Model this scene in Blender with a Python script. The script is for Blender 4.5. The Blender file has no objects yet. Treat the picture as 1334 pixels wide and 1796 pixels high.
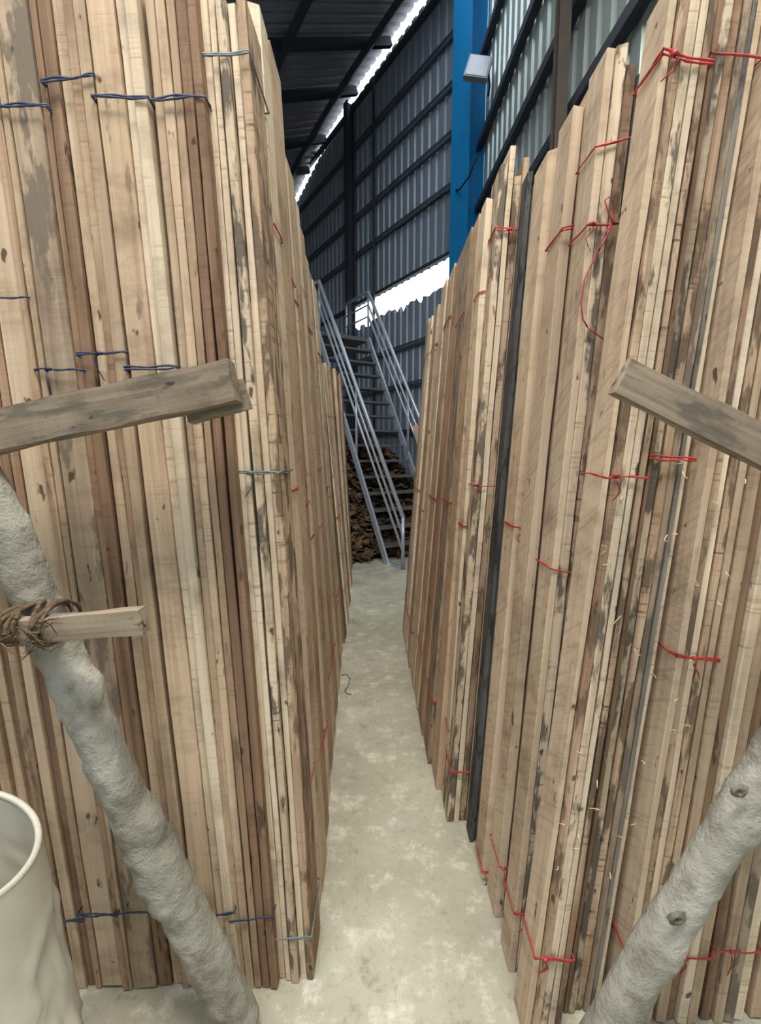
import bpy, bmesh, math, random
from mathutils import Vector, Matrix, noise

scn = bpy.context.scene
COL = scn.collection

# ------------------------------------------------------------------ camera
F = 800.0; EYE = 1.4; CXP, CYP = 667.0, 898.0
PITCH = math.atan(103 / 800)
cd = bpy.data.cameras.new('camera'); cam = bpy.data.objects.new('camera', cd); COL.objects.link(cam)
cam.location = (0, 0, EYE)
cam.rotation_euler = (math.pi / 2 - PITCH, 0, 0)
cd.sensor_fit = 'VERTICAL'; cd.sensor_height = 24.0; cd.lens = 24.0 * F / 1796.0
cd.clip_start = 0.02; cd.clip_end = 200
scn.camera = cam

# ------------------------------------------------------------------ world, lights, exposure
world = bpy.data.worlds.new('overcast_sky'); scn.world = world; world.use_nodes = True
bg = world.node_tree.nodes['Background']
bg.inputs[0].default_value = (0.88, 0.95, 1.0, 1); bg.inputs[1].default_value = 2.9
def area(name, loc, target, sx, sy, power, col):
    l = bpy.data.lights.new(name, 'AREA'); l.shape = 'RECTANGLE'; l.size = sx; l.size_y = sy
    l.energy = power; l.color = col
    o = bpy.data.objects.new(name, l); COL.objects.link(o); o.location = loc
    o.rotation_euler = (Vector(target) - Vector(loc)).to_track_quat('-Z', 'Y').to_euler()
    return o
area('skylight', (0.1, -0.2, 5.3), (0.0, 1.0, 0.5), 2.2, 0.8, 235, (1.0, 0.945, 0.86))
vs = scn.view_settings
vs.view_transform = 'Standard'; vs.look = 'None'; vs.gamma = 1.0; vs.exposure = 0.26; vs.use_curve_mapping = False

# ------------------------------------------------------------------ measuring helpers (pixel of a 1334x1796 frame -> place in the hall)
sp, cp = math.sin(PITCH), math.cos(PITCH)
def ray(x, y):
    a = (x - CXP) / F; b = (CYP - y) / F
    return Vector((a, cp + b * sp, -sp + b * cp))
def at_z(x, y, z=0.0):
    d = ray(x, y); t = (z - EYE) / d.z; return Vector((d.x * t, d.y * t, z))
def at_y(x, y, Y):
    d = ray(x, y); t = Y / d.y; return Vector((d.x * t, Y, EYE + d.z * t))
W0 = Vector((0.37, 9.0, 0)); WD = Vector((-0.535, 0.845, 0)).normalized(); WN = Vector((-WD.y, WD.x, 0))   # WN points into the hall
WN = WN if WN.dot(-W0) > 0 else -WN
def on_wall(x, y, off=0.0):
    """u along the wall, z height, for the wall plane pushed off metres into the hall"""
    d = ray(x, y); o = Vector((0, 0, EYE)); t = (W0 + WN * off - o).dot(WN) / d.dot(WN)
    p = o + d * t; return (p - W0).dot(WD), p.z
def wp(u, z, off=0.0):
    v = W0 + WD * u + WN * off; return Vector((v.x, v.y, z))

# ------------------------------------------------------------------ object helpers
def link(name, me, mat=None, parent=None):
    o = bpy.data.objects.new(name, me); COL.objects.link(o)
    if mat is not None and me is not None: me.materials.append(mat)
    if parent is not None: o.parent = parent
    return o
def tag(o, label, cat, group=None):
    o['label'] = label; o['category'] = cat
    if group: o['group'] = group
    return o
def empty(name, loc=(0, 0, 0), rot=(0, 0, 0)):
    o = bpy.data.objects.new(name, None); COL.objects.link(o); o.location = loc; o.rotation_euler = rot
    o.empty_display_size = 0.1
    return o
def mesh(name, verts, faces, smooth=False):
    me = bpy.data.meshes.new(name); me.from_pydata([tuple(v) for v in verts], [], faces); me.update()
    if smooth:
        for p in me.polygons: p.use_smooth = True
    return me
class MB:
    def __init__(s): s.v = []; s.f = []
    def box(s, a, b):
        (x0, y0, z0), (x1, y1, z1) = a, b; n = len(s.v)
        s.v += [(x0,y0,z0),(x1,y0,z0),(x1,y1,z0),(x0,y1,z0),(x0,y0,z1),(x1,y0,z1),(x1,y1,z1),(x0,y1,z1)]
        s.f += [tuple(n+i for i in q) for q in ((3,2,1,0),(4,5,6,7),(0,1,5,4),(1,2,6,5),(2,3,7,6),(3,0,4,7))]
        return s
    def obox(s, o, X, Y, Z):
        """box from corner o with edge vectors"""
        n = len(s.v); o = Vector(o)
        pts = [o, o+X, o+X+Y, o+Y, o+Z, o+X+Z, o+X+Y+Z, o+Y+Z]
        s.v += [tuple(p) for p in pts]
        s.f += [tuple(n+i for i in q) for q in ((3,2,1,0),(4,5,6,7),(0,1,5,4),(1,2,6,5),(2,3,7,6),(3,0,4,7))]
        return s
    def bar(s, a, b, w, h, up=Vector((0,0,1))):
        a = Vector(a); b = Vector(b); d = (b - a); x = d.cross(up)
        if x.length < 1e-6: x = d.cross(Vector((0,1,0)))
        x.normalize(); y = x.cross(d).normalized()
        return s.obox(a - x*w/2 - y*h/2, x*w, y*h, d)
    def tube(s, pts, r, k=8, flat=1.0, cap=True):
        pts = [Vector(p) for p in pts]; n0 = len(s.v); m = len(pts)
        for i, p in enumerate(pts):
            d = (pts[min(i+1, m-1)] - pts[max(i-1, 0)]).normalized()
            ref = Vector((0,0,1)) if abs(d.z) < 0.9 else Vector((0,1,0))
            x = d.cross(ref).normalized(); y = x.cross(d).normalized()
            rr = r[i] if isinstance(r, (list, tuple)) else r
            for j in range(k):
                a = 2*math.pi*j/k; s.v.append(tuple(p + x*math.cos(a)*rr*flat + y*math.sin(a)*rr))
        for i in range(m-1):
            for j in range(k):
                a = n0+i*k+j; b = n0+i*k+(j+1)%k; s.f.append((a, b, b+k, a+k))
        if cap:
            s.f.append(tuple(n0+j for j in range(k))[::-1]); s.f.append(tuple(n0+(m-1)*k+j for j in range(k)))
        return s
    def build(s, name, mat=None, parent=None, smooth=False):
        return link(name, mesh(name, s.v, s.f, smooth), mat, parent)
def structure(o): o['kind'] = 'structure'; return o

# ------------------------------------------------------------------ materials
def srgb(r, g, b):
    return tuple(((c/255)/12.92 if c/255 <= 0.04045 else ((c/255+0.055)/1.055)**2.4) for c in (r, g, b)) + (1.0,)
class NT:
    def __init__(s, name):
        s.m = bpy.data.materials.new(name); s.m.use_nodes = True; s.t = s.m.node_tree
        s.b = s.t.nodes['Principled BSDF']
    def n(s, typ, **kw):
        nd = s.t.nodes.new(typ)
        for k, v in kw.items():
            if k.startswith('i_'):
                nd.inputs[int(k[2:]) if k[2:].isdigit() else k[2:]].default_value = v
            else: setattr(nd, k, v)
        return nd
    def l(s, a, b): s.t.links.new(a, b)
    def coords(s, scale, rnd=True, rot=(0,0,0)):
        tc = s.n('ShaderNodeTexCoord'); mp = s.n('ShaderNodeMapping'); mp.inputs['Scale'].default_value = scale
        mp.inputs['Rotation'].default_value = rot
        if rnd:
            oi = s.n('ShaderNodeObjectInfo'); mu = s.n('ShaderNodeMath', operation='MULTIPLY'); mu.inputs[1].default_value = 37.0
            s.l(oi.outputs['Random'], mu.inputs[0]); ad = s.n('ShaderNodeVectorMath', operation='ADD')
            s.l(tc.outputs['Object'], ad.inputs[0]); s.l(mu.outputs[0], ad.inputs[1]); s.l(ad.outputs[0], mp.inputs['Vector'])
        else: s.l(tc.outputs['Object'], mp.inputs['Vector'])
        return mp.outputs[0]
    def noise(s, vec, scale=1.0, detail=4.0, rough=0.6):
        nd = s.n('ShaderNodeTexNoise'); nd.inputs['Scale'].default_value = scale; nd.inputs['Detail'].default_value = detail
        nd.inputs['Roughness'].default_value = rough; s.l(vec, nd.inputs['Vector']); return nd.outputs['Fac']
    def ramp(s, fac, stops):
        nd = s.n('ShaderNodeValToRGB'); e = nd.color_ramp.elements
        while len(e) < len(stops): e.new(0.5)
        for el, (p, c) in zip(e, stops): el.position = p; el.color = c
        s.l(fac, nd.inputs[0]); return nd.outputs[0]
    def mix(s, fac, a, b, mode='MIX'):
        nd = s.n('ShaderNodeMix', data_type='RGBA', blend_type=mode)
        for sock, v in ((nd.inputs[0], fac), (nd.inputs[6], a), (nd.inputs[7], b)):
            if hasattr(v, 'node'): s.l(v, sock)
            else: sock.default_value = v
        return nd.outputs[2]
    def math(s, op, a, b):
        nd = s.n('ShaderNodeMath', operation=op)
        for sock, v in ((nd.inputs[0], a), (nd.inputs[1], b)):
            if hasattr(v, 'node'): s.l(v, sock)
            else: sock.default_value = v
        return nd.outputs[0]
    def bump(s, h, strength=0.3, dist=0.002):
        nd = s.n('ShaderNodeBump'); nd.inputs['Strength'].default_value = strength; nd.inputs['Distance'].default_value = dist
        s.l(h, nd.inputs['Height']); s.l(nd.outputs[0], s.b.inputs['Normal'])
K0 = (0,0,0,1); K1 = (1,1,1,1)
def wood(name, light, dark, stain=None, stain_at=0.62, cross=0.35, diag=0.25, rough=0.85, var=0.25, red=None):
    t = NT(name)
    grain = t.noise(t.coords((70, 70, 1.6)), 1.0, 5, 0.65)
    big = t.noise(t.coords((6, 6, 1.3)), 1.0, 3, 0.6)
    col = t.mix(t.ramp(t.math('ADD', t.math('MULTIPLY', grain, 0.55), t.math('MULTIPLY', big, 0.45)), [(0.36, K0), (0.62, K1)]), dark, light)
    if red is not None:
        rd = t.ramp(t.noise(t.coords((9, 9, 0.9)), 1.3, 3, 0.55), [(0.5, K0), (0.62, K1)])
        col = t.mix(t.math('MULTIPLY', rd, 0.8), col, red)
    # saw marks across the narrow edge: short horizontal nicks
    cr = t.noise(t.coords((4, 4, 105)), 1.0, 2, 0.6)
    msk = t.ramp(t.noise(t.coords((14, 14, 3.2)), 1.0, 3, 0.6), [(0.42, K0), (0.6, K1)])
    crm = t.math('MULTIPLY', t.ramp(cr, [(0.33, K1), (0.43, K0)]), msk)
    col = t.mix(t.math('MULTIPLY', crm, cross), col, t.mix(1.0, dark, (0.55, 0.5, 0.45, 1), 'MULTIPLY'))
    # slanting circular saw marks on the wide faces
    tn = t.n('ShaderNodeTexCoord'); sx_ = t.n('ShaderNodeSeparateXYZ'); t.l(tn.outputs['Normal'], sx_.inputs[0])
    side = t.math('GREATER_THAN', t.math('ABSOLUTE', sx_.outputs[0], 0.0), 0.6)
    tcd = t.coords((1, 1, 1), True, (math.radians(32), 0, 0)); mpd = t.n('ShaderNodeMapping'); mpd.inputs['Scale'].default_value = (4, 5, 85)
    t.l(tcd, mpd.inputs['Vector']); dgn = t.noise(mpd.outputs[0], 1.0, 3, 0.65)
    col = t.mix(t.math('MULTIPLY', t.ramp(dgn, [(0.36, K1), (0.50, K0)]), t.math('MULTIPLY', side, diag)), col, t.mix(1.0, dark, (0.8, 0.76, 0.72, 1), 'MULTIPLY'))
    # grime: broad uneven darkening bands across the board
    gr = t.noise(t.coords((3, 3, 5.5)), 1.0, 5, 0.7)
    col = t.mix(t.math('MULTIPLY', t.ramp(gr, [(0.50, K0), (0.70, K1)]), 0.75), col, t.mix(1.0, col, (0.50, 0.47, 0.43, 1), 'MULTIPLY'))
    if stain is not None:
        st = t.noise(t.coords((26, 26, 7)), 1.0, 4, 0.62)
        col = t.mix(t.math('MULTIPLY', t.ramp(st, [(stain_at, K0), (stain_at + 0.07, K1)]), 0.88), col, stain)
        kn = t.noise(t.coords((34, 34, 16)), 1.0, 2, 0.5)
        col = t.mix(t.math('MULTIPLY', t.ramp(kn, [(0.70, K0), (0.74, K1)]), 0.85), col, srgb(60, 46, 36))
    oi = t.n('ShaderNodeObjectInfo')
    val = t.math('ADD', t.math('MULTIPLY', oi.outputs['Random'], var), 1.04 - var * 0.5)
    hs = t.n('ShaderNodeHueSaturation'); hs.inputs['Saturation'].default_value = 0.87; t.l(col, hs.inputs['Color']); t.l(val, hs.inputs['Value'])
    t.l(hs.outputs[0], t.b.inputs['Base Color'])
    t.b.inputs['Roughness'].default_value = rough; t.b.inputs['Specular IOR Level'].default_value = 0.2
    h = t.math('ADD', t.math('MULTIPLY', grain, 0.6), t.math('MULTIPLY', t.math('MULTIPLY', cr, msk), 0.5))
    h = t.math('ADD', h, t.math('MULTIPLY', t.math('MULTIPLY', dgn, side), 0.4))
    t.bump(h, 0.55, 0.003)
    return t.m
GREYST = srgb(92, 82, 70)
WOOD = {
 'c': wood('cream_sawn_wood', srgb(224, 206, 178), srgb(192, 168, 136), srgb(140, 122, 100), 0.70, cross=0.6, diag=0.15),
 't': wood('tan_sawn_wood', srgb(198, 172, 140), srgb(158, 130, 100), srgb(116, 98, 80), 0.64, cross=0.4, diag=0.25),
 'm': wood('rosy_tan_wood', srgb(186, 156, 124), srgb(146, 116, 88), srgb(110, 90, 70), 0.60, cross=0.4, diag=0.25, red=srgb(140, 104, 76)),
 'b': wood('brown_heart_wood', srgb(152, 120, 90), srgb(110, 82, 60), srgb(78, 60, 46), 0.60, cross=0.3, diag=0.2),
 'r': wood('red_brown_wood', srgb(142, 108, 82), srgb(104, 76, 56), srgb(150, 122, 92), 0.66, cross=0.2, diag=0.2),
 'g': wood('grey_weathered_wood', srgb(180, 156, 128), srgb(136, 116, 94), srgb(112, 100, 86), 0.5, cross=0.25, diag=0.2),
 'd': wood('mould_stained_wood', srgb(212, 192, 162), srgb(166, 142, 114), srgb(82, 75, 66), 0.50, cross=0.9, diag=0.1),
 'e': wood('bark_edged_wood', srgb(198, 170, 138), srgb(142, 112, 84), srgb(98, 80, 62), 0.50, cross=1.0, diag=0.1, red=srgb(130, 94, 66)),
 'k': wood('blue_grey_weathered_wood', srgb(96, 96, 94), srgb(60, 60, 60), srgb(42, 43, 46), 0.52, cross=0.2, diag=0.1),
 'q': wood('grey_blue_board', srgb(134, 128, 116), srgb(104, 100, 92), srgb(80, 78, 76), 0.55, cross=0.2, diag=0.1),
 's': wood('pale_saw_marked_wood', srgb(210, 188, 156), srgb(180, 152, 122), srgb(146, 124, 102), 0.68, cross=0.15, diag=0.5),
 'p': wood('dusty_old_plank', srgb(154, 138, 116), srgb(112, 98, 82), srgb(104, 96, 84), 0.54, cross=0.05, diag=0.05, rough=0.95, var=0.1),
}
def simple(name, col, rough=0.6, metal=0.0, spec=0.4, nz=0.0, nscale=8.0, dark=None, bump=0.0, alpha=None):
    t = NT(name); t.b.inputs['Roughness'].default_value = rough; t.b.inputs['Metallic'].default_value = metal
    t.b.inputs['Specular IOR Level'].default_value = spec
    if nz > 0 or bump > 0:
        f = t.noise(t.coords((1,1,1), False), nscale, 5, 0.65)
        t.l(t.mix(t.math('MULTIPLY', t.ramp(f, [(0.35, K0), (0.65, K1)]), nz), col, dark or tuple(c*0.5 for c in col[:3])+(1,)), t.b.inputs['Base Color'])
        if bump > 0: t.bump(f, bump, 0.01)
    else: t.b.inputs['Base Color'].default_value = col
    return t.m
M_BLUE_TW = simple('navy_plastic_twine', srgb(42, 60, 92), 0.5, spec=0.5, nz=0.6, nscale=120, dark=srgb(24, 30, 44))
M_GREY_TW = simple('grey_plastic_twine', srgb(120, 132, 132), 0.4, spec=0.6, nz=0.7, nscale=120, dark=srgb(60, 70, 74))
M_RED_TW = simple('red_plastic_twine', srgb(190, 62, 58), 0.45, spec=0.5, nz=0.7, nscale=60, dark=srgb(120, 34, 34))
M_STEEL = simple('galvanised_steel_rail', srgb(188, 196, 210), 0.35, 0.45, nz=0.3, nscale=14)
M_TREAD = simple('dusty_steel_tread', srgb(104, 112, 122), 0.5, 0.4, nz=0.6, nscale=10, dark=srgb(130, 122, 104))
M_BEAM = simple('dark_painted_steel', srgb(58, 63, 74), 0.6, 0.2, nz=0.4, nscale=6)
M_GIRT = simple('grey_painted_girt', srgb(80, 88, 100), 0.6, 0.2, nz=0.4, nscale=6)
M_RUSTBEAM = simple('brown_painted_steel', srgb(86, 78, 70), 0.6, 0.2, nz=0.4, nscale=6)
M_BLUE = simple('blue_enamel_paint', srgb(20, 116, 172), 0.35, 0.0, spec=0.6, nz=0.25, nscale=3, dark=srgb(16, 92, 142))
M_SHEET = simple('shaded_slate_wall_sheet', srgb(134, 146, 160), 0.42, 0.15, nz=0.3, nscale=2.0, dark=srgb(112, 124, 138))  # back wall sheet: its shade is put into a darker copy of the colour
M_SHEET_R = simple('lit_galvanised_wall_sheet', srgb(172, 184, 182), 0.32, 0.35, nz=0.3, nscale=2.0, dark=srgb(146, 160, 160))  # right wall sheet: paler copy, the light falling on it is in the colour
M_ROOF = simple('grey_roof_sheet', srgb(146, 148, 156), 0.55, 0.2, nz=0.4, nscale=3)
M_CHIP = simple('bark_brown_offcuts', srgb(122, 98, 72), 0.95, nz=1.0, nscale=9, dark=srgb(40, 32, 27))
M_ROPE = simple('frayed_coir_rope', srgb(112, 92, 70), 0.95, nz=0.8, nscale=90, dark=srgb(54, 42, 32))
M_KNOT = simple('dark_knot_bark', srgb(138, 134, 120), 0.95, nz=0.9, nscale=70, dark=srgb(70, 60, 50), bump=0.4)
M_SPLINTER = simple('pale_wood_fibre', srgb(222, 202, 168), 0.8)
M_LAMP = simple('grey_lamp_casing', srgb(120, 126, 134), 0.5, 0.3)
M_CABLE = simple('black_cable', srgb(28, 28, 30), 0.6)

def log_material():
    t = NT('cement_grey_bark')
    a = t.noise(t.coords((1,1,1), True), 16, 6, 0.7); b = t.noise(t.coords((1,1,0.5), True), 5, 3, 0.6)
    col = t.mix(t.ramp(b, [(0.35, K0), (0.65, K1)]), srgb(134, 131, 120), srgb(172, 170, 160))
    col = t.mix(t.math('MULTIPLY', t.ramp(a, [(0.52, K0), (0.68, K1)]), 0.6), col, srgb(104, 94, 80))
    col = t.mix(t.math('MULTIPLY', t.ramp(a, [(0.30, K1), (0.42, K0)]), 0.5), col, srgb(188, 186, 172))
    t.l(col, t.b.inputs['Base Color']); t.b.inputs['Roughness'].default_value = 0.95; t.b.inputs['Specular IOR Level'].default_value = 0.15
    t.bump(a, 1.0, 0.014); return t.m
M_LOG = log_material()
def concrete():
    t = NT('mottled_concrete')
    v = t.coords((1,1,1), False)
    a = t.noise(v, 1.6, 4, 0.6); b = t.noise(v, 8, 8, 0.78); c = t.noise(v, 42, 5, 0.7)
    col = t.mix(t.ramp(a, [(0.35, K0), (0.65, K1)]), srgb(160, 157, 140), srgb(186, 183, 164))
    col = t.mix(t.math('MULTIPLY', t.ramp(b, [(0.52, K0), (0.66, K1)]), 0.85), col, srgb(218, 214, 198))
    col = t.mix(t.math('MULTIPLY', t.ramp(b, [(0.30, K1), (0.44, K0)]), 0.75), col, srgb(120, 118, 104))
    col = t.mix(t.math('MULTIPLY', t.ramp(c, [(0.34, K1), (0.46, K0)]), 0.35), col, srgb(138, 130, 110))
    t.l(col, t.b.inputs['Base Color']); t.b.inputs['Roughness'].default_value = 0.7; t.b.inputs['Specular IOR Level'].default_value = 0.3
    t.bump(t.math('ADD', b, t.math('MULTIPLY', c, 0.5)), 0.25, 0.006); return t.m
M_FLOOR = concrete()
def plastic():
    t = NT('milky_plastic'); f = t.noise(t.coords((1,1,1), False), 7, 4, 0.6)
    t.l(t.mix(t.ramp(f, [(0.35, K0), (0.7, K1)]), srgb(188, 184, 168), srgb(206, 203, 190)), t.b.inputs['Base Color'])
    t.b.inputs['Roughness'].default_value = 0.38; t.b.inputs['Specular IOR Level'].default_value = 0.45
    t.b.inputs['Subsurface Weight'].default_value = 0.15; t.b.inputs['Subsurface Radius'].default_value = (0.02, 0.02, 0.02)
    return t.m
M_PLASTIC = plastic()

# ================================================================== THE SETTING
me = mesh('floor', [(-14,-10,0),(14,-10,0),(14,24,0),(-14,24,0),(-14,-10,-0.2),(14,-10,-0.2),(14,24,-0.2),(-14,24,-0.2)],
          [(0,1,2,3),(7,6,5,4),(0,4,5,1),(1,5,6,2),(2,6,7,3),(3,7,4,0)])
structure(link('floor', me, M_FLOOR))

# eave line of the wall, height by position along the wall
EAVE = sorted(on_wall(x, y) for x, y in ((745,5),(690,80),(640,150),(600,210),(560,275),(530,335),(519,357)))
def eave(u):
    if u <= EAVE[0][0]: return EAVE[0][1]
    if u >= EAVE[-1][0]: return EAVE[-1][1] + (u - EAVE[-1][0]) * (-0.12)
    for (a, za), (b, zb) in zip(EAVE, EAVE[1:]):
        if u <= b: return za + (zb - za) * (u - a) / (b - a)
U0, U1 = on_wall(836, 400)[0], 9.6                               # from the corner at the blue column to the far end
RIB = 0.2
def profile(u):
    q = (u / RIB) % 1.0
    return 0.0 if q < 0.55 else (0.028 * (q-0.55)/0.1 if q < 0.65 else (0.028 if q < 0.9 else 0.028*(1-q)/0.1))
QS = (0.0, 0.55, 0.65, 0.90)
uo0 = on_wall(612, 575)[0]; uo1 = on_wall(826, 440)[0]           # the open strip: far end, near end
uo_lo, uo_hi = min(uo0, uo1), max(uo0, uo1)
zo_lo = on_wall(797, 493)[1]; zo_hi = on_wall(797, 446)[1]
rnd = random.Random(5)
wall = structure(empty('wall_back'))
def sheet(ua, ub, zlo, zhi, name='wall_sheet'):
    us = [ua]; k = math.floor(ua / RIB + 1e-6)
    while k * RIB < ub - 1e-6:
        for q in QS:
            uu = (k + q) * RIB
            if ua + 1e-6 < uu < ub - 1e-6: us.append(uu)
        k += 1
    us.append(ub)
    v = []; f = []
    for uu in us:
        o = -profile(uu + 1e-7)
        for off in (0.0, -0.004):
            v.append(wp(uu, zlo(uu), o + off)); v.append(wp(uu, zhi(uu), o + off))
    for i in range(len(us) - 1):
        a = i*4; b = a+4
        f += [(a, b, b+1, a+1), (a+2, a+3, b+3, b+2), (a+1, b+1, b+3, a+3), (a, a+2, b+2, b)]
    link(name, mesh(name, v, f), M_SHEET, wall)
ragged = {}
def rag(u):
    k = round(u / 0.1); 
    if k not in ragged: ragged[k] = rnd.uniform(-0.12, 0.05) if rnd.random() < 0.5 else 0.0
    return zo_lo + ragged[k]
u = U0
while u < U1 - 1e-6:
    ub = min(u + 0.8, U1)
    holes = [max(u, uo_lo), min(ub, uo_hi)]
    top = lambda q: eave(q) + 0.0
    if holes[1] > holes[0] + 1e-6:
        sheet(u, ub, lambda q: 0.0, lambda q: rag(q) if uo_lo <= q <= uo_hi else zo_lo)
        sheet(u, ub, lambda q: zo_hi, top)
        if u < uo_lo - 1e-6: sheet(u, uo_lo, lambda q: zo_lo, lambda q: zo_hi)
        if ub > uo_hi + 1e-6: sheet(uo_hi, ub, lambda q: zo_lo, lambda q: zo_hi)
    else: sheet(u, ub, lambda q: 0.0, top)
    u = ub
for (x, y) in ((797,68),(797,154),(797,239),(797,329),(752,598),(746,672)):      # horizontal steel girts
    z = on_wall(x, y)[1]
    m = MB(); m.bar(wp(U0, z, 0.045), wp(U1, z, 0.045), 0.05, 0.05); m.bar(wp(U0, z+0.05, 0.075), wp(U1, z+0.05, 0.075), 0.02, 0.03)
    m.build('girt', M_GIRT, wall)
z1 = on_wall(797, 68)[1]
for z in (z1 + 0.8, 0.9, 1.8): MB().bar(wp(U0, z, 0.045), wp(U1, z, 0.045), 0.07, 0.09).build('girt', M_BEAM, wall)
MB().bar(wp(U0, zo_hi+0.03, 0.04), wp(U1, zo_hi+0.03, 0.04), 0.06, 0.06).build('girt', M_BEAM, wall)

# roof over the hall, falling away from the wall
ceil_ = structure(empty('ceiling'))
SL = math.tan(math.radians(24)); V0, V1 = 0.03, 6.6; GAP = 0.13
def roof_z(u, v): return eave(u) + GAP - SL * v
u = U0 - 12.0                                                  # unseen near roof, added to cut overhead fill; its gap lights the right-hand wall
while u < U1 - 1e-6:
    ub = min(u + 0.8, U1); us = [u]
    k = math.floor(u / RIB + 1e-6)
    while k*RIB < ub - 1e-6:
        us += [(k+q)*RIB for q in QS if u + 1e-6 < (k+q)*RIB < ub - 1e-6]; k += 1
    us.append(ub); v = []; f = []
    for uu in us:
        for vv in ((V0 if u > U0 - 1e-3 else 3.6), V1):
            for th in (0, 0.006):
                p = wp(uu, roof_z(uu, vv) + profile(uu+1e-7)*2.6 + th, vv); v.append(p)
    for i in range(len(us)-1):
        a = i*4; b = a+4
        f += [(a, a+2, b+2, b), (a+1, b+1, b+3, a+3), (a, b, b+1, a+1), (a+2, a+3, b+3, b+2)]
    link('roof_sheet', mesh('roof_sheet', v, f), M_ROOF, ceil_); u = ub
for (x, y) in ((692,78),(632,165),(578,250),(548,305),(780,-50)):
    uu, _ = on_wall(x, y)
    MB().bar(wp(uu, roof_z(uu, 0.1)-0.10, 0.1), wp(uu, roof_z(uu, V1)-0.10, V1), 0.09, 0.14).build('rafter', M_BEAM, ceil_)
for vv, w in ((0.55, 0.12), (2.1, 0.12), (3.4, 0.14)):
    pts = [wp(U0 + (U1-U0)*i/24, roof_z(U0 + (U1-U0)*i/24, vv) - 0.16, vv) for i in range(25)]
    MB().tube(pts, w*0.6, 4).build('purlin', M_BEAM, ceil_)

# far side and end walls, added so the back wall reflects dark
for nm, pa, pb in (('wall_left_added', wp(-6.5, 0, 8.0), wp(U1, 0, 8.0)), ('wall_end_added', wp(U1, 0, 0.0), wp(U1, 0, 8.0))):
    d_ = pb - pa; ht = 6.2 if nm == 'wall_left_added' else 9.0
    structure(MB().obox(pa, d_, Vector((0,0,ht)), WN*0.05 if nm == 'wall_left_added' else WD*0.05).build(nm, M_ROOF))
# right-hand wall: runs from the corner towards the viewer
CR = wp(U0, 0, 0.0); RD = Vector((0.045, -1, 0)).normalized(); RN = Vector((-RD.y, RD.x, 0)); RN = RN if RN.x < 0 else -RN
def on_right(x, y, off=0.0):
    d = ray(x, y); o = Vector((0, 0, EYE)); t = (CR + RN*off - o).dot(RN) / d.dot(RN); p = o + d*t; return (p - CR).dot(RD), p.z
def rp_(u, z, off=0.0):
    v = CR + RD*u + RN*off; return Vector((v.x, v.y, z))
wallr = structure(empty('wall_right')); RL = 9.6; RH_ = 9.4
k_ = 0
while k_ * 0.8 < RL - 1e-6:
    ua, ub = k_*0.8, (k_+1)*0.8; us = [ua + (j + q)*RIB for j in range(4) for q in QS] + [ub]; v = []; f = []
    for uu in us:
        o_ = -profile(uu - ua + 1e-7)*1.15
        for off in (0.0, -0.004): v.append(rp_(uu, 0, o_+off)); v.append(rp_(uu, RH_, o_+off))
    for i in range(len(us)-1):
        a = i*4; b = a+4; f += [(a, b, b+1, a+1), (a+2, a+3, b+3, b+2), (a+1, b+1, b+3, a+3), (a, a+2, b+2, b)]
    link('wall_sheet', mesh('wall_sheet', v, f), M_SHEET_R, wallr); k_ += 1
for (x, y) in ((903, 118), (954, 145), (1075, 98)):
    z = on_right(x, y)[1]; m = MB(); m.bar(rp_(0, z, 0.05), rp_(RL, z, 0.05), 0.08, 0.09); m.build('girt', M_BEAM, wallr)
zg = [on_right(x, y)[1] for x, y in ((903, 118), (1075, 98))]
for z in (zg[0] + 1.1, zg[0] + 2.1, zg[1] - 1.1, zg[1] - 2.1):
    if 0.3 < z < RH_: MB().bar(rp_(0, z, 0.05), rp_(RL, z, 0.05), 0.08, 0.09).build('girt', M_BEAM, wallr)
structure(MB().box((-12, -5.2, 0), (10, -5.0, 7.0)).build('wall_front_added', M_ROOF))  # unseen wall behind the camera, added to block frontal sky light
# columns against the wall
def column(name, x, width, mat, off, label, z0=0.0, web=True):
    uu, _ = on_wall(x, 400, off)
    o = empty(name, wp(uu, 0, off)); tag(o, label, 'column')
    o.rotation_euler = (0, 0, math.atan2(WD.y, WD.x))
    H = eave(uu) - SL * off - 0.05
    h = width / 2; d = width * 0.9
    # local x along wall, local y = +/- normal
    s = 1 if (Matrix.Rotation(o.rotation_euler.z, 3, 'Z') @ Vector((0,1,0))).dot(WN) > 0 else -1
    MB().box((-h, s*d*0.5-0.012, 0), (h, s*d*0.5+0.012, H)).build('flange', mat, o)
    MB().box((-h, -s*d*0.5-0.012, 0), (h, -s*d*0.5+0.012, H)).build('flange', mat, o)
    MB().box((-0.01, -d*0.5+0.012, 0), (0.01, d*0.5-0.012, H)).build('web', mat, o)
    MB().box((-h-0.06, -d*0.5-0.06, 0), (h+0.06, d*0.5+0.06, 0.02)).build('base_plate', mat, o)
    return o
column('steel_column', 819, 0.36, M_BLUE, 0.30, 'bright blue painted steel column in front of the corrugated wall')
column('steel_column', 613, 0.16, M_BEAM, 0.16, 'thin dark steel column rising behind the staircase')
uu = on_right(982, 150, 0.16)[0]; p0 = rp_(uu, 0, 0.16)
co = empty('steel_column', p0); tag(co, 'slim brown steel column on the bright wall right of the blue column', 'column')
for yy in (-0.05, 0.05): MB().box((-0.045, yy-0.005, 0), (0.045, yy+0.005, RH_)).build('flange', M_RUSTBEAM, co)
MB().box((-0.004, -0.045, 0), (0.004, 0.045, RH_)).build('web', M_RUSTBEAM, co)

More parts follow.
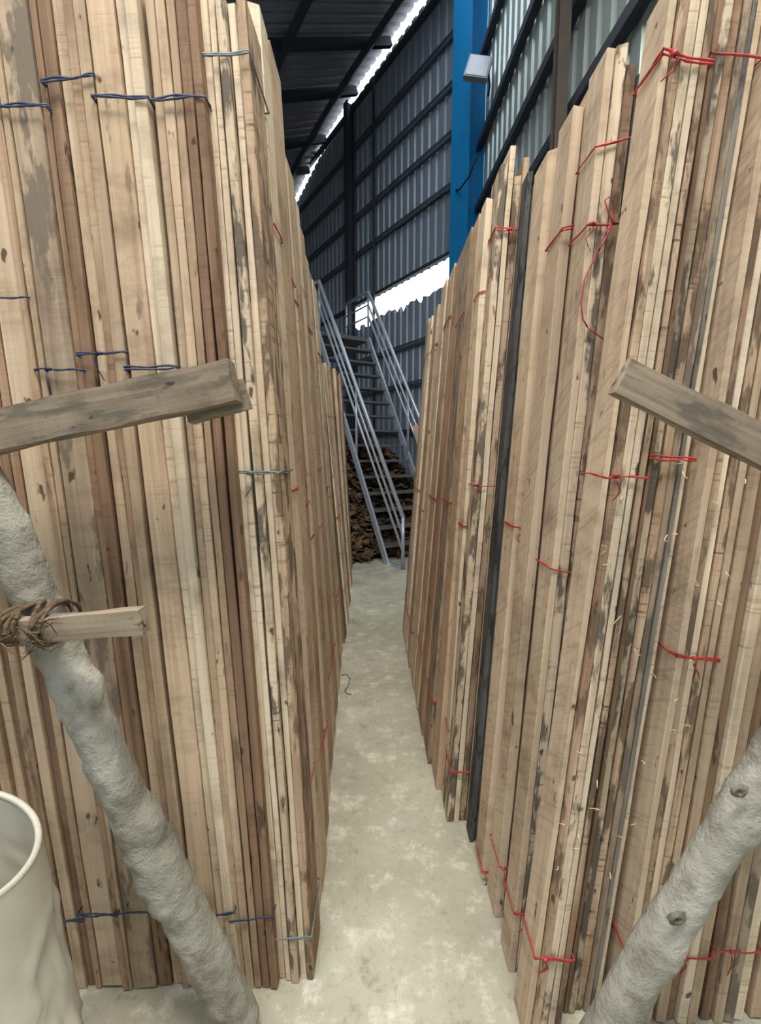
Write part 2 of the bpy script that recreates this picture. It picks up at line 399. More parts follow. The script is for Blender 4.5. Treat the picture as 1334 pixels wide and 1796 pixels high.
# ================================================================== BUNDLES OF BOARDS
R = random.Random(11)
def board_mesh(w, d, L, seed, rough=0.0014, bow=0.003, nseg=18):
    """rough sawn board: thickness w (x), width d (y), length L (z); wavering arrises, slightly ragged ends"""
    r = random.Random(seed); v = []; f = []
    bx, by = r.uniform(-bow, bow), r.uniform(-bow, bow)
    ch = min(0.0016, w*0.1)
    ox = r.uniform(0, 99)
    for i in range(nseg + 1):
        t = i / nseg; z = L * t
        cx = bx * math.sin(math.pi * t); cy = by * math.sin(math.pi * t)
        def j(a, b):
            n = noise.noise(Vector((ox + a*7.3, b*5.1, z * 3.0))); n2 = noise.noise(Vector((ox + a*3.3 + 40, b*9.1, z * 14.0)))
            return rough * (n * 1.6 + n2 * 1.1)
        zz = [z + (r.uniform(-0.006, 0.006) if i in (0, nseg) else 0) for _ in range(4)]
        x0, x1, y0, y1 = -w/2, w/2, 0, d
        ring = [(x0+ch, y0, 0), (x1-ch, y0, 1), (x1, y0+ch, 1), (x1, y1, 2), (x0, y1, 3), (x0, y0+ch, 0)]
        for q, (x, y, c) in enumerate(ring):
            v.append((x + cx + j(c, 1), y + cy + j(c, 2), max(zz[c], 0) if i == 0 else zz[c]))
    k = 6
    for i in range(nseg):
        for a in range(k):
            b = (a+1) % k; f.append((i*k+a, i*k+b, (i+1)*k+b, (i+1)*k+a))
    f.append(tuple(range(k))[::-1]); f.append(tuple(nseg*k + a for a in range(k)))
    return mesh('board', v, f)
SEED = [100]
def twine(bundle, rect, z, mat, slant=0.0, wob=0.006, tail=0, seed=0, r=0.0022, turns=1):
    x0, x1, y0, y1 = rect; e = r * 0.9; rr = random.Random(seed + 7)
    m = MB()
    for tt in range(turns):
        pts = []; zz = z + tt * rr.uniform(0.002, 0.005)
        path = []
        for a, b, n in (((x0,y0),(x1,y0),12), ((x1,y0),(x1,y1),5), ((x1,y1),(x0,y1),6), ((x0,y1),(x0,y0),5)):
            for i in range(n):
                t = i / n; path.append((a[0]+(b[0]-a[0])*t, a[1]+(b[1]-a[1])*t))
        path.append(path[0])
        cx, cy = (x0+x1)/2, (y0+y1)/2; o = rr.uniform(0, 50)
        for (x, y) in path:
            x += e if x > cx else -e; y += e*0.8 if y > cy else -e
            zv = zz + slant*(x - cx) + wob*noise.noise(Vector((x*22+o, y*22, o))) - 0.25*slant*0
            pts.append((x, y - 0.0008, zv))
        m.tube(pts, [r*rr.uniform(0.75, 1.35) for _ in pts], 6, 0.7, cap=False)
    if tail:
        for q in range(tail):
            xk = x0 + (x1-x0)*rr.uniform(0.05, 0.5); zb = z + slant*(xk-(x0+x1)/2)
            m.tube([(xk, y0-0.004, zb), (xk+rr.uniform(-.006,.006), y0-0.012, zb-0.012), (xk+rr.uniform(-.014,.014), y0-0.010, zb-0.03), (xk+rr.uniform(-.02,.02), y0-0.006, zb-0.045-rr.uniform(0,.02))],
                   [r*1.1, r*1.3, r*0.9, r*0.5], 6, 0.6)
        m.tube([(xk-0.005, y0-0.003, zb), (xk, y0-0.007, zb+0.003), (xk+0.006, y0-0.003, zb)], r*1.9, 6)
    m.build('twine', mat, bundle, True)
def bundle(spec, base, lean, width, length, depth, label, group, yaw=0.0, leany=0.0, ties=(), tie_mat=None, name='board_bundle', lens=None, protr=0.006, loose=False, splint=0):
    """spec: string of wood letters with optional thickness factor, e.g. 'c c1.2 d'; base: front-left foot of the bundle on the floor.
    lean: sideways lean (tan), leany: lean in depth (tan)."""
    parts = [(s[0], float(s[1:]) if len(s) > 1 else 1.0) for s in spec.split()]
    tot = sum(p[1] for p in parts)
    o = empty(name, base); tag(o, label, 'board' if loose else 'lumber', group)
    o.rotation_euler = Matrix.Rotation(yaw, 4, 'Z').to_euler()
    M = Matrix.Rotation(yaw, 4, 'Z') @ Matrix.Rotation(math.atan(lean), 4, 'Y') @ Matrix.Rotation(-math.atan(leany), 4, 'X')
    o.rotation_euler = M.to_euler()
    ca = math.cos(math.atan(lean)); sa = math.sin(math.atan(lean))
    x = 0.0; n = len(parts)
    for i, (c, fth) in enumerate(parts):
        SEED[0] += 1; seed = SEED[0]
        w = width * fth / tot; dl = R.uniform(-0.03, 0.03) if lens is None else lens[i % len(lens)]
        d = depth * R.uniform(0.88, 1.0); py = R.uniform(-protr, protr)
        me = board_mesh(w - 0.0026, d, length + dl, seed)
        b = link('board', me, WOOD[c], o)
        # keep the lowest corner of the foot on the floor
        corners = [M @ Vector((x + w*k, py + d*q, 0)) for k in (0, 1) for q in (0, 1)]
        dz = -min(cn.z for cn in corners) / max(0.5, ca)
        b.location = (x + w/2, py, dz + 0.001 + (0.008 if R.random() < 0.3 else 0) * R.random())
        x += w
    for q, tie in enumerate(ties):
        z, sl = tie[0], tie[1]; mt = tie[2] if len(tie) > 2 and tie[2] else tie_mat; tl = tie[3] if len(tie) > 3 else 0
        xa, xb = (tie[4], tie[5]) if len(tie) > 5 else (0, 1)
        twine(o, (width*xa - 0.001, width*xb + 0.001, -protr - 0.001, depth + 0.004), z, mt, sl, seed=SEED[0]*3+q, tail=tl, turns=2 if R.random() < 0.6 else 1)
    for q in range(splint):
        rs = random.Random(SEED[0]*31+q); xk = rs.uniform(0.1, 0.95)*width; zk = rs.uniform(0.15, 0.6)*length
        d = Vector((rs.uniform(-.5,.5), -rs.uniform(.1,.5), rs.uniform(-1,1)))*rs.uniform(.012,.03)
        p = Vector((xk, -protr-0.0005, zk)); bnd = Vector((rs.uniform(-.01,.01), -0.004, rs.uniform(-.006,.006)))
        MB().tube([p, p+d*0.4+bnd, p+d*0.8+bnd*1.2, p+d], [0.0011,0.001,0.0008,0.0004], 5).build('splinter', M_SPLINTER, o, True)
    return o
def px_bundle(spec, yfoot, xl0, xl1, xr0, xr1, ytop, depth, label, group, ties=(), tie_mat=None, leany=0.0, yref=(100, 1600), **kw):
    """front-left edge runs through (xl0, yref0) and (xl1, yref1), front-right through xr0, xr1; foot on the floor at row yfoot, head at row ytop"""
    Y = at_z(CXP, yfoot).y
    def Yz(z): return Y + leany * z
    def pt(x, y):
        p = at_y(x, y, Y)
        for _ in range(4): p = at_y(x, y, Yz(p.z))
        return p
    a = pt(xl0, yref[0]); b = pt(xl1, yref[1]); lean = (a.x - b.x) / (a.z - b.z)
    base = Vector((b.x - lean * b.z, Y, 0))
    wa = pt(xr0, yref[0]).x - a.x; wb = pt(xr1, yref[1]).x - b.x
    width = (wa + wb) / 2 * math.cos(math.atan(lean))
    length = pt(xl0, ytop).z * math.sqrt(1 + lean*lean)
    tz = []
    for t in ties: tz.append((pt(xl0 + (xl1-xl0)*(t[0]-yref[0])/(yref[1]-yref[0]), t[0]).z * math.sqrt(1+lean*lean), ) + tuple(t[1:]))
    return bundle(spec, base, lean, width, length, depth, label, group, ties=tz, tie_mat=tie_mat, leany=leany, **kw)

GL = 'tied board bundles in the left stack'
GR = 'tied board bundles in the right stack'
BL = [(444, 541), (360, 478), (268, 405), (168, 338), (84, 268), (0, 205), (-85, 142), (-175, 78), (-265, 12)]
LF = [
 ('c c0.9 d1.1 c e1.1', 1724, 'cream bundle with one mould-blackened board at the aisle corner of the left stack', [(105, 0.02, M_GREY_TW, 0), (832, -0.03, M_GREY_TW, 1), (1640, 0.05, M_GREY_TW, 0)], -30),
 ('t t m0.9 r1.1 b', 1733, 'bundle with red-brown heartwood boards beside the cream corner bundle, left stack', [(182, 0.0, M_BLUE_TW, 0), (1606, 0.08, M_BLUE_TW, 0)], -40),
 ('t2.6 c1.1 c1.2', 1733, 'bundle of one broad tan board and two cream edges under the left rail end', [(180, -0.08, M_BLUE_TW, 0), (650, 0.0, M_BLUE_TW, 0), (1600, 0.05, M_BLUE_TW, 0)], -50),
 ('b t m0.8 t', 1735, 'brown and tan bundle third from the aisle corner of the left stack', [(148, 0.04, M_BLUE_TW, 0), (625, 0.0, M_BLUE_TW, 1), (1597, -0.02, M_BLUE_TW, 0)], -60),
 ('t0.6 g2.6 b0.7', 1735, 'bundle with a broad grey-streaked board near the left picture edge', [(195, -0.05, M_BLUE_TW, 0), (652, -0.03, M_BLUE_TW, 1), (1597, 0.03, M_BLUE_TW, 0)], -60),
 ('m0.8 s2.4 m0.8', 1737, 'bundle with a wide pale smooth board behind the foot half of the grey prop log', [(527, 0.0, M_BLUE_TW, 0), (1600, -0.05, M_BLUE_TW, 0)], -60),
 ('b m t1.2 b', 1737, 'brown bundle with loose sagging twine right beside the white plastic drum', [(1612, 0.02, M_BLUE_TW, 0)], -60),
 ('t b m t', 1739, 'tan bundle partly behind the white plastic drum at the left picture edge', [], -60),
]
for i, (spec, yf, lab, ties, yt) in enumerate(LF):
    (xr0, xr1), (xl0, xl1) = BL[i], BL[i+1]
    px_bundle(spec, yf + (i % 3 - 1) * 3, xl0, xl1, xr0, xr1, yt, 0.15, lab, GL, ties, None, yref=(170, 1600), protr=0.007)

# left side, along the aisle: (row of foot, x of the aisle-side foot, x and row of the aisle-side head)
LS = [
 ('t g c', 1615, 559, 456, 30), ('c m t', 1564, 566, 473, 65), ('t c m', 1490, 571, 479, 150), ('m t c', 1432, 574, 487, 225), ('c t', 1382, 577, 499, 272), ('t m c', 1325, 583, 510, 330),
 ('t c t', 1269, 588, 522, 388), ('b t c', 1225, 592, 530, 425), ('m t', 1190, 595, 537, 455), ('t c', 1161, 598, 548, 492), ('m b', 1128, 605, 553, 560), ('t t c', 1098, 610, 565, 632), ('t m', 1065, 613, 578, 637), ('m t', 1030, 616, 588, 645), ('b m', 1000, 617, 597, 655),
]
ORD = ['first', 'second', 'third', 'fourth', 'fifth', 'sixth', 'seventh', 'eighth', 'ninth', 'tenth', 'eleventh', 'twelfth', 'thirteenth', 'fourteenth', 'fifteenth']
for i, (spec, yf, xb, xt, yt) in enumerate(LS):
    Y = at_z(CXP, yf).y
    a = at_y(xt, yt, Y); b = at_z(xb, yf); lean = (a.x - b.x) / a.z
    w = 0.030 * len(spec.split())
    base = Vector((b.x - w, Y, 0))
    nextY = at_z(CXP, LS[i+1][1]).y if i + 1 < len(LS) else Y + 0.2
    dpt = min(0.20, nextY - Y - 0.008)
    ties = []
    L = a.z * math.sqrt(1 + lean*lean)
    if i % 3 != 1: ties = [(L*R.uniform(.78, .86), R.uniform(-.1,.1), M_RED_TW, 1), (L*R.uniform(.4,.55), 0.1, M_RED_TW, 1), (L*R.uniform(.1,.2), 0, M_RED_TW, 0)]
    bundle(spec, base, lean, w, L, dpt, '%s bundle from the aisle corner along the left side of the aisle' % ORD[i] if i else 'narrow bundle standing right behind the cream corner bundle, left of the aisle',
           'bundles along the left side of the aisle', ties=ties, protr=0.003)

# right stack, front row (rows in the picture, edge lines at y = 100 and y = 1670)
YR = (100, 1670)
px_bundle('s0.7 e0.8 d0.9 c0.7 e0.7', 1822, 1160, 938, 1243, 1002, -40, 0.085, 'tall bundle with a saw-marked side face at the aisle corner of the right stack', GR,
          [(108, -0.12, M_RED_TW, 1), (833, 0.02, M_RED_TW, 1), (1673, 0.0, M_RED_TW, 1)], yref=YR, splint=12)
px_bundle('b0.6 d e1.1 g0.9 q0.6 c0.8', 1775, 1243, 1002, 1325, 1072, -60, 0.14, 'bundle with a thin blue-grey board next to the right corner bundle', GR,
          [(100, 0.0, M_RED_TW, 0), (803, 0.03, M_RED_TW, 0)], yref=YR, splint=12)
px_bundle('s e c e t', 1800, 1352, 1100, 1432, 1168, -80, 0.15, 'bundle with a shaded brown side face below the right rail', GR, [(1150, -0.05, M_RED_TW, 1), (1670, 0, M_RED_TW, 0)], yref=YR, splint=12)
px_bundle('t b c t', 1794, 1436, 1168, 1522, 1250, -80, 0.15, 'bundle crossed by the upper half of the right prop log', GR, [(1672, 0.02, M_RED_TW, 1)], yref=YR)
px_bundle('b t g c', 1794, 1524, 1251, 1612, 1336, -80, 0.15, 'bundle at the right picture edge under the rail', GR, [(1660, 0.02, M_RED_TW, 1)], yref=YR)
px_bundle('t b t', 1794, 1614, 1338, 1700, 1420, -80, 0.15, 'outermost bundle just inside the right picture edge', GR, [], yref=YR)
# the ones behind it along the aisle
bl = px_bundle('s0.8 d e k0.7', 1703, 1044, 895, 1117, 955, 112, 0.085, 'bundle with a hanging red twine loop behind the right corner bundle', GR,
          [(250, 0.25, M_RED_TW, 0), (395, 0.1, M_RED_TW, 1), (1000, -0.1, M_RED_TW, 0), (1597, 0, M_RED_TW, 1)], yref=(250, 1650), lens=(0.02, 0.03, 0.0, -0.02))
Yb = at_z(CXP, 1703).y - 0.012; m = MB()
for path in (((1088,392),(1074,390),(1066,372),(1060,352),(1067,345),(1076,356),(1076,384),(1072,392)), ((1072,392),(1064,404),(1054,425),(1040,458),(1024,492),(1018,530),(1022,560),(1030,574)), ((1030,574),(1042,583),(1054,592),(1068,602)), ((1072,392),(1062,420),(1050,440))):
    m.tube([at_y(x, y, Yb) for x, y in path], 0.0016, 6)
bpy.context.view_layer.update(); lo = m.build('twine', M_RED_TW, bl, True); lo.matrix_parent_inverse = bl.matrix_world.inverted()
px_bundle('s t0.8 e0.8', 1612, 1000, 866, 1052, 910, 186, 0.10, 'pale saw-marked bundle with rounded top, second behind the right corner bundle', GR,
          [(400, 0.3, M_RED_TW, 0), (1520, -0.2, M_RED_TW, 1)], yref=(250, 1610), lens=(0.0, 0.03))
px_bundle('s m0.7 b0.5', 1545, 958, 845, 1003, 882, 262, 0.11, 'smooth tan bundle between the pale saw-marked bundle and the dark board', GR,
          [(925, 0.0, M_RED_TW, 1), (1525, 0, M_RED_TW, 1)], yref=(300, 1540), lens=(0.0, 0.02))
px_bundle('k k0.8', 1478, 925, 824, 944, 842, 305, 0.07, 'dark blue-grey weathered board pair standing in the right stack', None, [], yref=(300, 1460), lens=(0.0, -0.03), name='weathered_board_pair')
px_bundle('d c0.8 e t0.8', 1442, 868, 783, 922, 823, 290, 0.12, 'four-board bundle with dark stained foot right of the aisle', GR,
          [(405, 0.06, M_RED_TW, 1), (850, 0.05, M_RED_TW, 1), (1350, 0.02, M_RED_TW, 0)], yref=(405, 1440), lens=(0.0, 0.06, -0.03, 0.02))
RS = [
 ('c t t', 1412, 778, 852, 345), ('t c m', 1385, 763, 838, 392), ('g c t', 1340, 749, 825, 412), ('m t t', 1290, 738, 811, 440), ('t c d', 1245, 730, 796, 468),
 ('c t m', 1207, 723, 782, 500), ('t d t', 1172, 716, 768, 528), ('c t t', 1143, 711, 757, 548), ('t m t', 1120, 707, 751, 562),
]
for i, (spec, yf, xb, xt, yt) in enumerate(RS):
    Y = at_z(CXP, yf).y
    a = at_y(xt, yt, Y); b = at_z(xb, yf); lean = (a.x - b.x) / a.z
    nextY = at_z(CXP, RS[i+1][1]).y if i + 1 < len(RS) else Y + 0.16
    dpt = min(0.22, nextY - Y - 0.006); L = a.z * math.sqrt(1 + lean*lean)
    ties = []
    if i % 2 == 0 or i > 5: ties = [(L*R.uniform(.86,.92), R.uniform(.0,.15), M_RED_TW, 1), (L*R.uniform(.45,.55), -0.1, M_RED_TW, 1), (L*R.uniform(.1,.16), -.1, M_RED_TW, 1)]
    bundle(spec, b, lean, 0.030*len(spec.split()), L, dpt, '%s bundle beyond the dark-footed one on the right side of the aisle' % ORD[i],
           'bundles along the right side of the aisle', ties=ties, protr=0.003)

# ================================================================== PROPS AND RAILS
def log(name, pts, radii, label, knots=(), rough=1.0):
    pts = [Vector(p) for p in pts]; n = 130; k = 44
    # resample
    seg = [0]
    for a, b in zip(pts, pts[1:]): seg.append(seg[-1] + (b-a).length)
    def pos(t):
        s = t * seg[-1]
        for i in range(len(seg)-1):
            if s <= seg[i+1] + 1e-9:
                q = (s-seg[i])/(seg[i+1]-seg[i]); return pts[i].lerp(pts[i+1], q), radii[i] + (radii[i+1]-radii[i])*q
    v = []; f = []
    for i in range(n+1):
        p, r = pos(i/n); d = (pos(min(1, (i+1)/n))[0] - pos(max(0, (i-1)/n))[0]).normalized()
        x = d.cross(Vector((0,1,0))).normalized(); y = x.cross(d).normalized()
        for j in range(k):
            a = 2*math.pi*j/k
            dirv = x*math.cos(a) + y*math.sin(a)
            q = p + dirv*r
            h = (noise.noise(q*7)*0.17 + noise.noise(q*21 + Vector((5,0,0)))*0.13 + noise.noise(q*48)*0.08)*rough
            rr = r*(1+h)
            for (kt, ka, ks) in knots:
                da = (a-ka+math.pi)%(2*math.pi)-math.pi; dt = (i/n-kt)*seg[-1]/r
                g = math.exp(-(da*da*2.2 + dt*dt*1.6)); rr += r*ks*g
            if i == 0: rr *= 0.9
            v.append(p + dirv*rr)
    for i in range(n):
        for j in range(k):
            a = i*k+j; b = i*k+(j+1)%k; f.append((a, b, b+k, a+k))
    v.append(pos(0)[0]); v.append(pos(1)[0]); c0, c1 = len(v)-2, len(v)-1
    for j in range(k):
        f.append((c0, (j+1)%k, j)); f.append((c1, n*k+j, n*k+(j+1)%k))
    o = link(name, mesh(name, v, f, True), M_LOG); tag(o, label, 'log', 'grey prop logs'); return o
YL = 0.905
lp = [at_y(418, 1752, YL+0.03), at_y(372, 1690, YL+0.02), at_y(300, 1560, YL+0.01), at_y(207, 1370, YL), at_y(143, 1235, YL), at_y(85, 1100, YL), at_y(28, 960, YL), at_y(-40, 828, YL)]
lp[0].z = 0.03; 
log('prop_log', lp, [0.048, 0.047, 0.047, 0.046, 0.045, 0.043, 0.041, 0.04], 'crooked grey bark log leaning in front of the left stack', [(0.42, 3.4, 0.25), (0.3, 0.2, 0.2), (0.66, 3.0, 0.22)])
YRR = 0.83
rp = [at_y(1066, 1800, YRR), at_y(1154, 1650, YRR), at_y(1243, 1510, YRR), at_y(1334, 1362, YRR), at_y(1450, 1175, YRR)]
d0 = (rp[0]-rp[1]).normalized(); rp[0] = rp[1] + d0 * ((rp[1].z-0.035)/-d0.z)
rlog = log('prop_log', rp, [0.041, 0.041, 0.041, 0.040, 0.04], 'smoother grey log with dark knots leaning in front of the right stack', [(0.36, 4.4, 0.2), (0.66, 4.4, 0.2)], 0.6)

def knot(parent, p, r, seed):
    p = Vector(p); m = MB(); q = random.Random(seed)
    n, k = 6, 16; v = []; f = []
    for i in range(n+1):
        t = i/n; rad = r*(0.05 + 1.15*t)
        for j in range(k):
            a = 2*math.pi*j/k; w = 1 + 0.35*noise.noise(Vector((math.cos(a)*1.5, math.sin(a)*1.5, seed+t)))
            hgt = (0.35*math.sin(t*math.pi*1.15) - 0.25*(1-t) + 0.15*noise.noise(Vector((math.cos(a)*3, math.sin(a)*3, seed+t*4))))*r
            v.append(p + Vector((math.cos(a)*rad*w*1.2, -hgt, math.sin(a)*rad*w*0.85)))
    for i in range(n):
        for j in range(k): f.append((i*k+j, i*k+(j+1)%k, (i+1)*k+(j+1)%k, (i+1)*k+j))
    link('knot', mesh('knot', v, f, True), M_KNOT, parent)
knot(rlog, at_y(1297, 1388, YRR-0.040), 0.013, 2); knot(rlog, at_y(1188, 1612, YRR-0.042), 0.015, 5)
def plank(name, a, b, up, thick, label, group=None, mat='p', seed=1, nseg=30, rabbet=0.0):
    """a, b: ends of the lower front edge; up: vector of the face height; thick: depth away from the viewer; rabbet: step cut into the upper part of the face"""
    a = Vector(a); b = Vector(b); U = Vector(up); D = b - a; L = D.length; D.normalize()
    U = U - D * U.dot(D); h = U.length; U.normalize(); T = D.cross(U)
    if T.y < 0: T = -T
    prof = [(0,0),(0,0.33),(0,0.72),(rabbet,0.74),(rabbet,1.0),(thick,1.0),(thick,0)] if rabbet else [(0,0),(0,0.5),(0,1.0),(thick,1.0),(thick,0)]
    v = []; f = []; k = len(prof)
    for i in range(nseg+1):
        t = i/nseg
        for q, (tt, uu) in enumerate(prof):
            jx, jy, jz = (noise.noise(Vector((t*L*11+seed*9, q*4.1, 1+o))) * 0.004 for o in (0, 7, 14))
            end = (0.006*noise.noise(Vector((q*3.7, seed, 3)))) if i in (0, nseg) else 0
            v.append((tt + jx, uu*h + jy, L*t + jz + end))
    for i in range(nseg):
        for j in range(k): f.append((i*k+j, i*k+(j+1)%k, (i+1)*k+(j+1)%k, (i+1)*k+j))
    f.append(tuple(range(k))[::-1]); f.append(tuple(nseg*k+j for j in range(k)))
    M = Matrix((T, U, D)).transposed()
    me = mesh(name, v, f); bm = bmesh.new(); bm.from_mesh(me)
    bmesh.ops.recalc_face_normals(bm, faces=bm.faces); bm.to_mesh(me); bm.free()
    if M.determinant() < 0:
        for vv in me.vertices: vv.co.z = L - vv.co.z
        me.flip_normals(); M = Matrix((T, U, -D)).transposed(); a = b
    o = link(name, me, WOOD[mat]); o.matrix_world = Matrix.Translation(a) @ M.to_4x4()
    if label: tag(o, label, 'plank', group)
    return o
YP = 0.895
a = at_y(-160, 822, YP); b = at_y(413, 702, YP-0.0)
plank('rail_plank', a, b, (at_y(398, 634, YP) - b)*1.08, 0.048, 'dusty weathered plank laid across the left stack as a rail', seed=3)
a = at_y(330, 742, YP+0.052); b = at_y(436, 716, YP+0.052)
plank('rail_offcut', a, b, (at_y(428, 662, YP+0.052) - b), 0.025, 'short grey plank end behind the right tip of the left rail', seed=8)
YQ = 0.79
a = at_y(1078, 688, YQ+0.03); b = at_y(1480, 890, YQ-0.02)
plank('rail_plank', a, b, (at_y(1100, 628, YQ+0.03) - a)*1.12, 0.026, 'thick rough plank sloping down across the right stack as a rail', seed=5, rabbet=0.010)
YC = 0.815
a = at_y(-130, 1146, YC); b = at_y(250, 1113, YC)
plank('cross_batten', a, b, (at_y(254, 1070, YC) - b), 0.026, 'narrow batten lashed across the left prop log', seed=6, mat='p')
# rope lashing round batten and log
rc = at_y(38, 1108, YC); m = MB(); rr = random.Random(4)
for q in range(7):
    pts = []; off = rr.uniform(-0.03, 0.03); tl = rr.uniform(-0.03, 0.03)
    for i in range(19):
        t = 2*math.pi*i/18
        pts.append(rc + Vector((off + tl*math.cos(t) + rr.uniform(-.002,.002), 0.052 - 0.066*math.cos(t), 0.036*math.sin(t)*(1.0+rr.uniform(-.03,.08)))))
    m.tube(pts, [0.0045*rr.uniform(.7,1.3) for _ in pts], 6, cap=False)
for q in range(26):
    p = rc + Vector((rr.uniform(-.05,.06), -0.018, rr.uniform(-.03,.03))); d = Vector((rr.uniform(-.03,.05), rr.uniform(-.012,.0), rr.uniform(-.03,.03)))
    m.tube([p, p+d*0.5+Vector((0,0,rr.uniform(-.01,.01))), p+d], [0.002,0.0015,0.0006], 4)
tag(m.build('rope_lashing', M_ROPE, None, True), 'frayed brown rope lashing batten and left log together', 'rope')

# ================================================================== WHITE PLASTIC DRUM
def drum():
    r0 = 0.137; hh = 0.72; c = at_z(-104, 1491, hh); k = 72; n = 44
    LX = -0.055; tx, ty = -0.365, -0.037                      # the wall leans a little, the cut rim slopes
    o = empty('plastic_drum', (c.x - LX, c.y, 0)); tag(o, 'dented milky white plastic drum cut open at the top', 'drum')
    v = []; f = []
    def ringp(t, a, inner):
        z = hh*t; base = Vector((LX*t, 0, z))
        r = r0*(1.06 - 0.06*t) - (0.009 if inner else 0)
        p = Vector((math.cos(a), math.sin(a), (tx*math.cos(a) + ty*math.sin(a))*t))
        dent = 0
        if t < 0.93:
            q = Vector((math.cos(a)*2.0, math.sin(a)*2.0, t*5.5))
            w = min(1, (0.93-t)*5)
            rd = 1-abs(noise.noise(q*1.3 + Vector((3,1,0))))*2
            dent = w*(0.009*noise.noise(q*1.1) + 0.016*max(0, rd-0.5) - 0.007*abs(noise.noise(q*2.3)))
        return base + p*(r + dent)
    for inner in (0, 1):
        for i in range(n+1):
            t = i/n if not inner else max(0.02, i/n)
            for j in range(k): v.append(ringp(t, 2*math.pi*j/k, inner))
    N = (n+1)*k
    for i in range(n):
        for j in range(k):
            a = i*k+j; b = i*k+(j+1)%k
            f.append((a, b, b+k, a+k)); f.append((N+a, N+a+k, N+b+k, N+b))
    f.append(tuple(range(k))[::-1]); f.append(tuple(N+j for j in range(k)))
    link('wall', mesh('drum_wall', v, f, True), M_PLASTIC, o)
    m = MB(); pts = [ringp(1.0, 2*math.pi*j/48, 0)*1.0 + Vector((-0.0045*math.cos(2*math.pi*j/48), -0.0045*math.sin(2*math.pi*j/48), 0)) for j in range(49)]
    m.tube(pts, 0.0062, 8, cap=False); m.build('rim', M_PLASTIC, o, True)
drum()

# ================================================================== STAIRCASE
SB = at_z(682, 990); sd = WD.copy(); td = Vector((sd.y, -sd.x, 0)); 
if td.x < 0: td = -td
NST = 15; RUN = 1.95; TOP = 3.27; SWD = 0.87
st = empty('steel_staircase', SB); tag(st, 'steep galvanised steel staircase with tubular handrails at the end of the aisle', 'staircase')
Z = Vector((0,0,1))
def sl(t, side=0.0, up=0.0): return sd*(RUN*t) + td*(SWD*side) + Z*(TOP*t + up)
for side in (0, 1):
    m = MB(); off = td*(-0.03 if side == 0 else 0.0)
    m.bar(sl(-0.02, side, 0.0)+off, sl(1.0, side, -0.02)+off, 0.03, 0.09, Vector((0,0,1))); m.build('stringer', M_STEEL, st)
for i in range(1, NST):
    t = i/NST; c = sl(t)
    m = MB(); m.obox(c - sd*0.02 - Z*0.03, td*SWD, sd*0.20, Z*0.03); m.build('tread', M_TREAD, st)
m = MB(); c = sl(1.0); m.obox(c - Z*0.06, td*SWD, sd*1.6, Z*0.06); m.obox(c - td*2.0 - Z*0.06 + sd*0.3, td*2.0, sd*1.3, Z*0.06); m.build('landing', M_TREAD, st)
for a_ in (c + sd*1.55, c + sd*1.55 + td*SWD, c - td*1.9 + sd*1.5, c - td*1.9+sd*0.4):
    q = a_.copy(); MB().bar(Vector((q.x, q.y, -st.location.z)), Vector((q.x, q.y, q.z-0.06)), 0.08, 0.08).build('landing_post', M_BEAM, st)
T0 = -0.155; RH = 0.62 + 0.155*TOP*1.0
def rz(t, drop=0.0):
    q = (t - T0) / (1 - T0); zz = 0.64 + q*(TOP + 0.72 - 0.64); return zz - TOP*t - drop
def rail_run(side, drop, r, ext=None):
    pts = [sl(T0, side, rz(T0, drop*1.1)), sl(1.0, side, rz(1.0, drop))]
    if ext: pts += [pts[-1] + e for e in ext]
    MB().tube(pts, r, 10).build('handrail' if r > 0.02 else 'guard_rail', M_STEEL, st, True)
for side in (0, 1):
    o = sl(T0, side, 0); o.z = 0
    MB().tube([Vector((o.x, o.y, 0)), sl(T0, side, rz(T0))], 0.022, 10).build('post', M_STEEL, st, True)
    MB().bar(Vector((o.x, o.y, 0.02)), sl(0, side, 0.02), 0.06, 0.04).build('shoe', M_STEEL, st)
    e1 = [sd*0.1, sd*0.1 - td*0.9] if side == 0 else [sd*0.75]
    for drop, r in ((0, 0.026), (0.20, 0.016), (0.38, 0.016)):
        rail_run(side, drop, r, e1)
    for t in (0.42, 1.0):
        MB().tube([sl(t, side, 0), sl(t, side, rz(t))], 0.018, 8).build('post', M_STEEL, st, True)
    q = sl(1.0, side, 0) + (sd*0.75 if side else sd*0.1 - td*0.45)
    MB().tube([q, q + Z*rz(1.0)], 0.018, 8).build('post', M_STEEL, st, True)

# heap of bark and wood offcuts beside and under the stairs
m = MB(); rr = random.Random(21)
hc = SB + sd*1.75 + td*0.25
for i in range(5200):
    a_ = rr.uniform(0, 2*math.pi); q = math.sqrt(rr.random())
    lx, ly = q*math.cos(a_), q*math.sin(a_)
    p = hc + sd*(lx*1.6) + td*(ly*1.5)
    z = max(0.02, 2.0*(1-q**2.2)*(0.85+0.3*noise.noise(p*2))) * (1 if rr.random() < 0.75 else rr.random())
    if (p - W0).dot(WN) < 0.5: continue
    s_ = (p - SB).dot(sd); w_ = (p - SB).dot(td)
    if -0.25 < w_ < SWD + 0.25:
        if s_ < 0.25: continue
        z = min(z, max(0.03, TOP*s_/RUN - 0.34) * (1 if z < 0.3 else rr.uniform(0.7, 1)))
    d = Vector((rr.uniform(-1,1), rr.uniform(-1,1), rr.uniform(-.6,.6))).normalized()*rr.uniform(0.06, 0.24)
    p = Vector((p.x, p.y, z)) 
    m.bar(p-d/2, p+d/2, rr.uniform(.03,.09), rr.uniform(.01,.04))
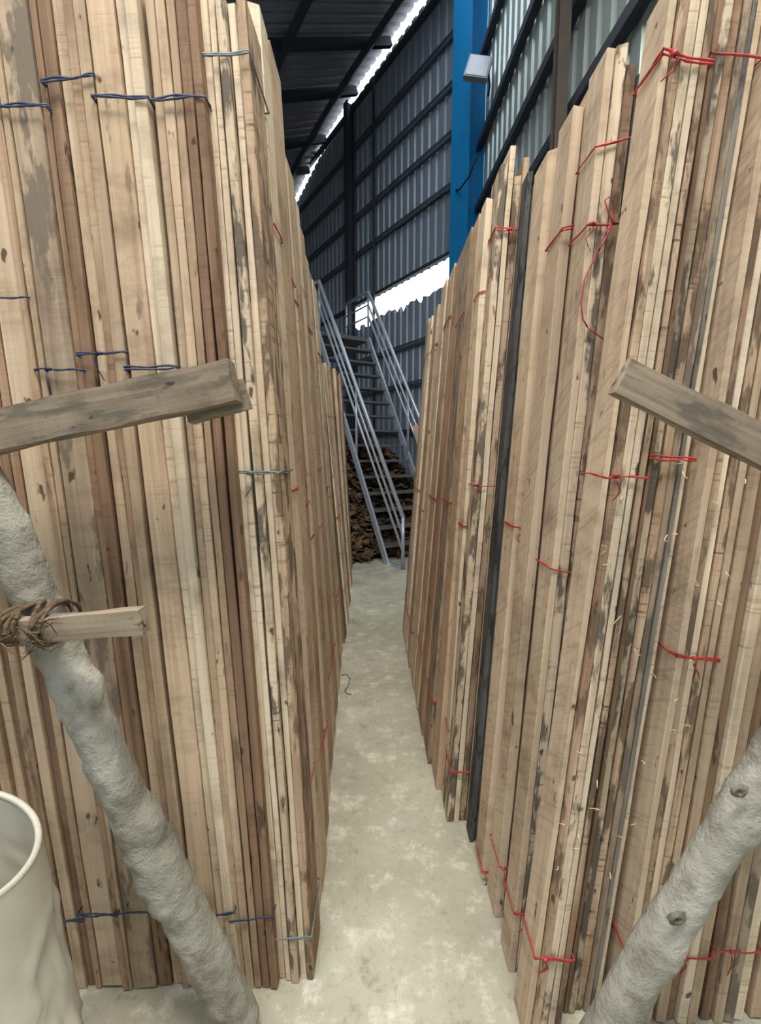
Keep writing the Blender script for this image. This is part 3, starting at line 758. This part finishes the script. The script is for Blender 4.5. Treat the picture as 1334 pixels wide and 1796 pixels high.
o = m.build('offcut_heap', M_CHIP); tag(o, 'dark brown heap of bark and wood offcuts beneath the staircase', 'wood heap'); o['kind'] = 'stuff'

# lone board leaning behind the right stack, only its head shows
a = at_y(724, 752, 4.2)
bundle('t', Vector((a.x + 0.44, 4.2, 0)), -0.44/a.z, 0.085, a.z*math.sqrt(1+(0.44/a.z)**2), 0.03, 'pale board head poking out behind the far right bundles', None, name='leaning_board', loose=True)
# flood lamp on the blue column
uu, zz = on_wall(838, 120, 0.62); p = wp(uu, zz, 0.62)
lm = empty('flood_lamp', p); tag(lm, 'small square grey flood lamp fixed beside the blue column', 'lamp')
lm.rotation_euler = (math.radians(-18), math.radians(14), math.radians(-10))
MB().box((-0.15, -0.03, -0.17), (0.15, 0.04, 0.17)).build('casing', M_LAMP, lm)
MB().box((-0.13, -0.036, -0.15), (0.13, -0.03, 0.15)).build('glass', simple('lamp_glass', srgb(150, 158, 170), 0.2, spec=0.7), lm)
MB().tube([(0.14, 0.04, 0), (0.17, 0.2, 0.03), (0.17, 0.33, 0.03)], 0.015, 6).build('bracket', M_BEAM, lm)
# cable hanging along the wall behind the column
pts = []
for (x, y, of) in ((838,270,0.62),(822,310,0.55),(806,332,0.55),(780,338,0.2),(700,400,0.15)):
    uu, zz = on_wall(x, y, of); pts.append(wp(uu, zz, of))
tag(MB().tube(pts, 0.012, 6).build('power_cable', M_CABLE, None, True), 'thin dark cable looping around the blue column', 'cable')
uu, zz = on_wall(655, 400, 0.14)
tag(MB().tube([wp(uu, 0.0, 0.14), wp(uu, eave(uu)-0.3, 0.14)], 0.025, 8).build('conduit_pipe', M_BEAM, None, True), 'thin vertical dark pipe on the wall between dark column and blue column', 'pipe')
# a curl of twine on the floor
pts = [at_z(x, y, 0.004) for x, y in ((598,1184),(608,1183),(614,1190),(610,1203),(604,1212),(610,1217),(616,1218))]
tag(MB().tube(pts, 0.003, 6).build('twine_scrap', M_GREY_TW, None, True), 'curled scrap of twine on the concrete aisle floor', 'twine')
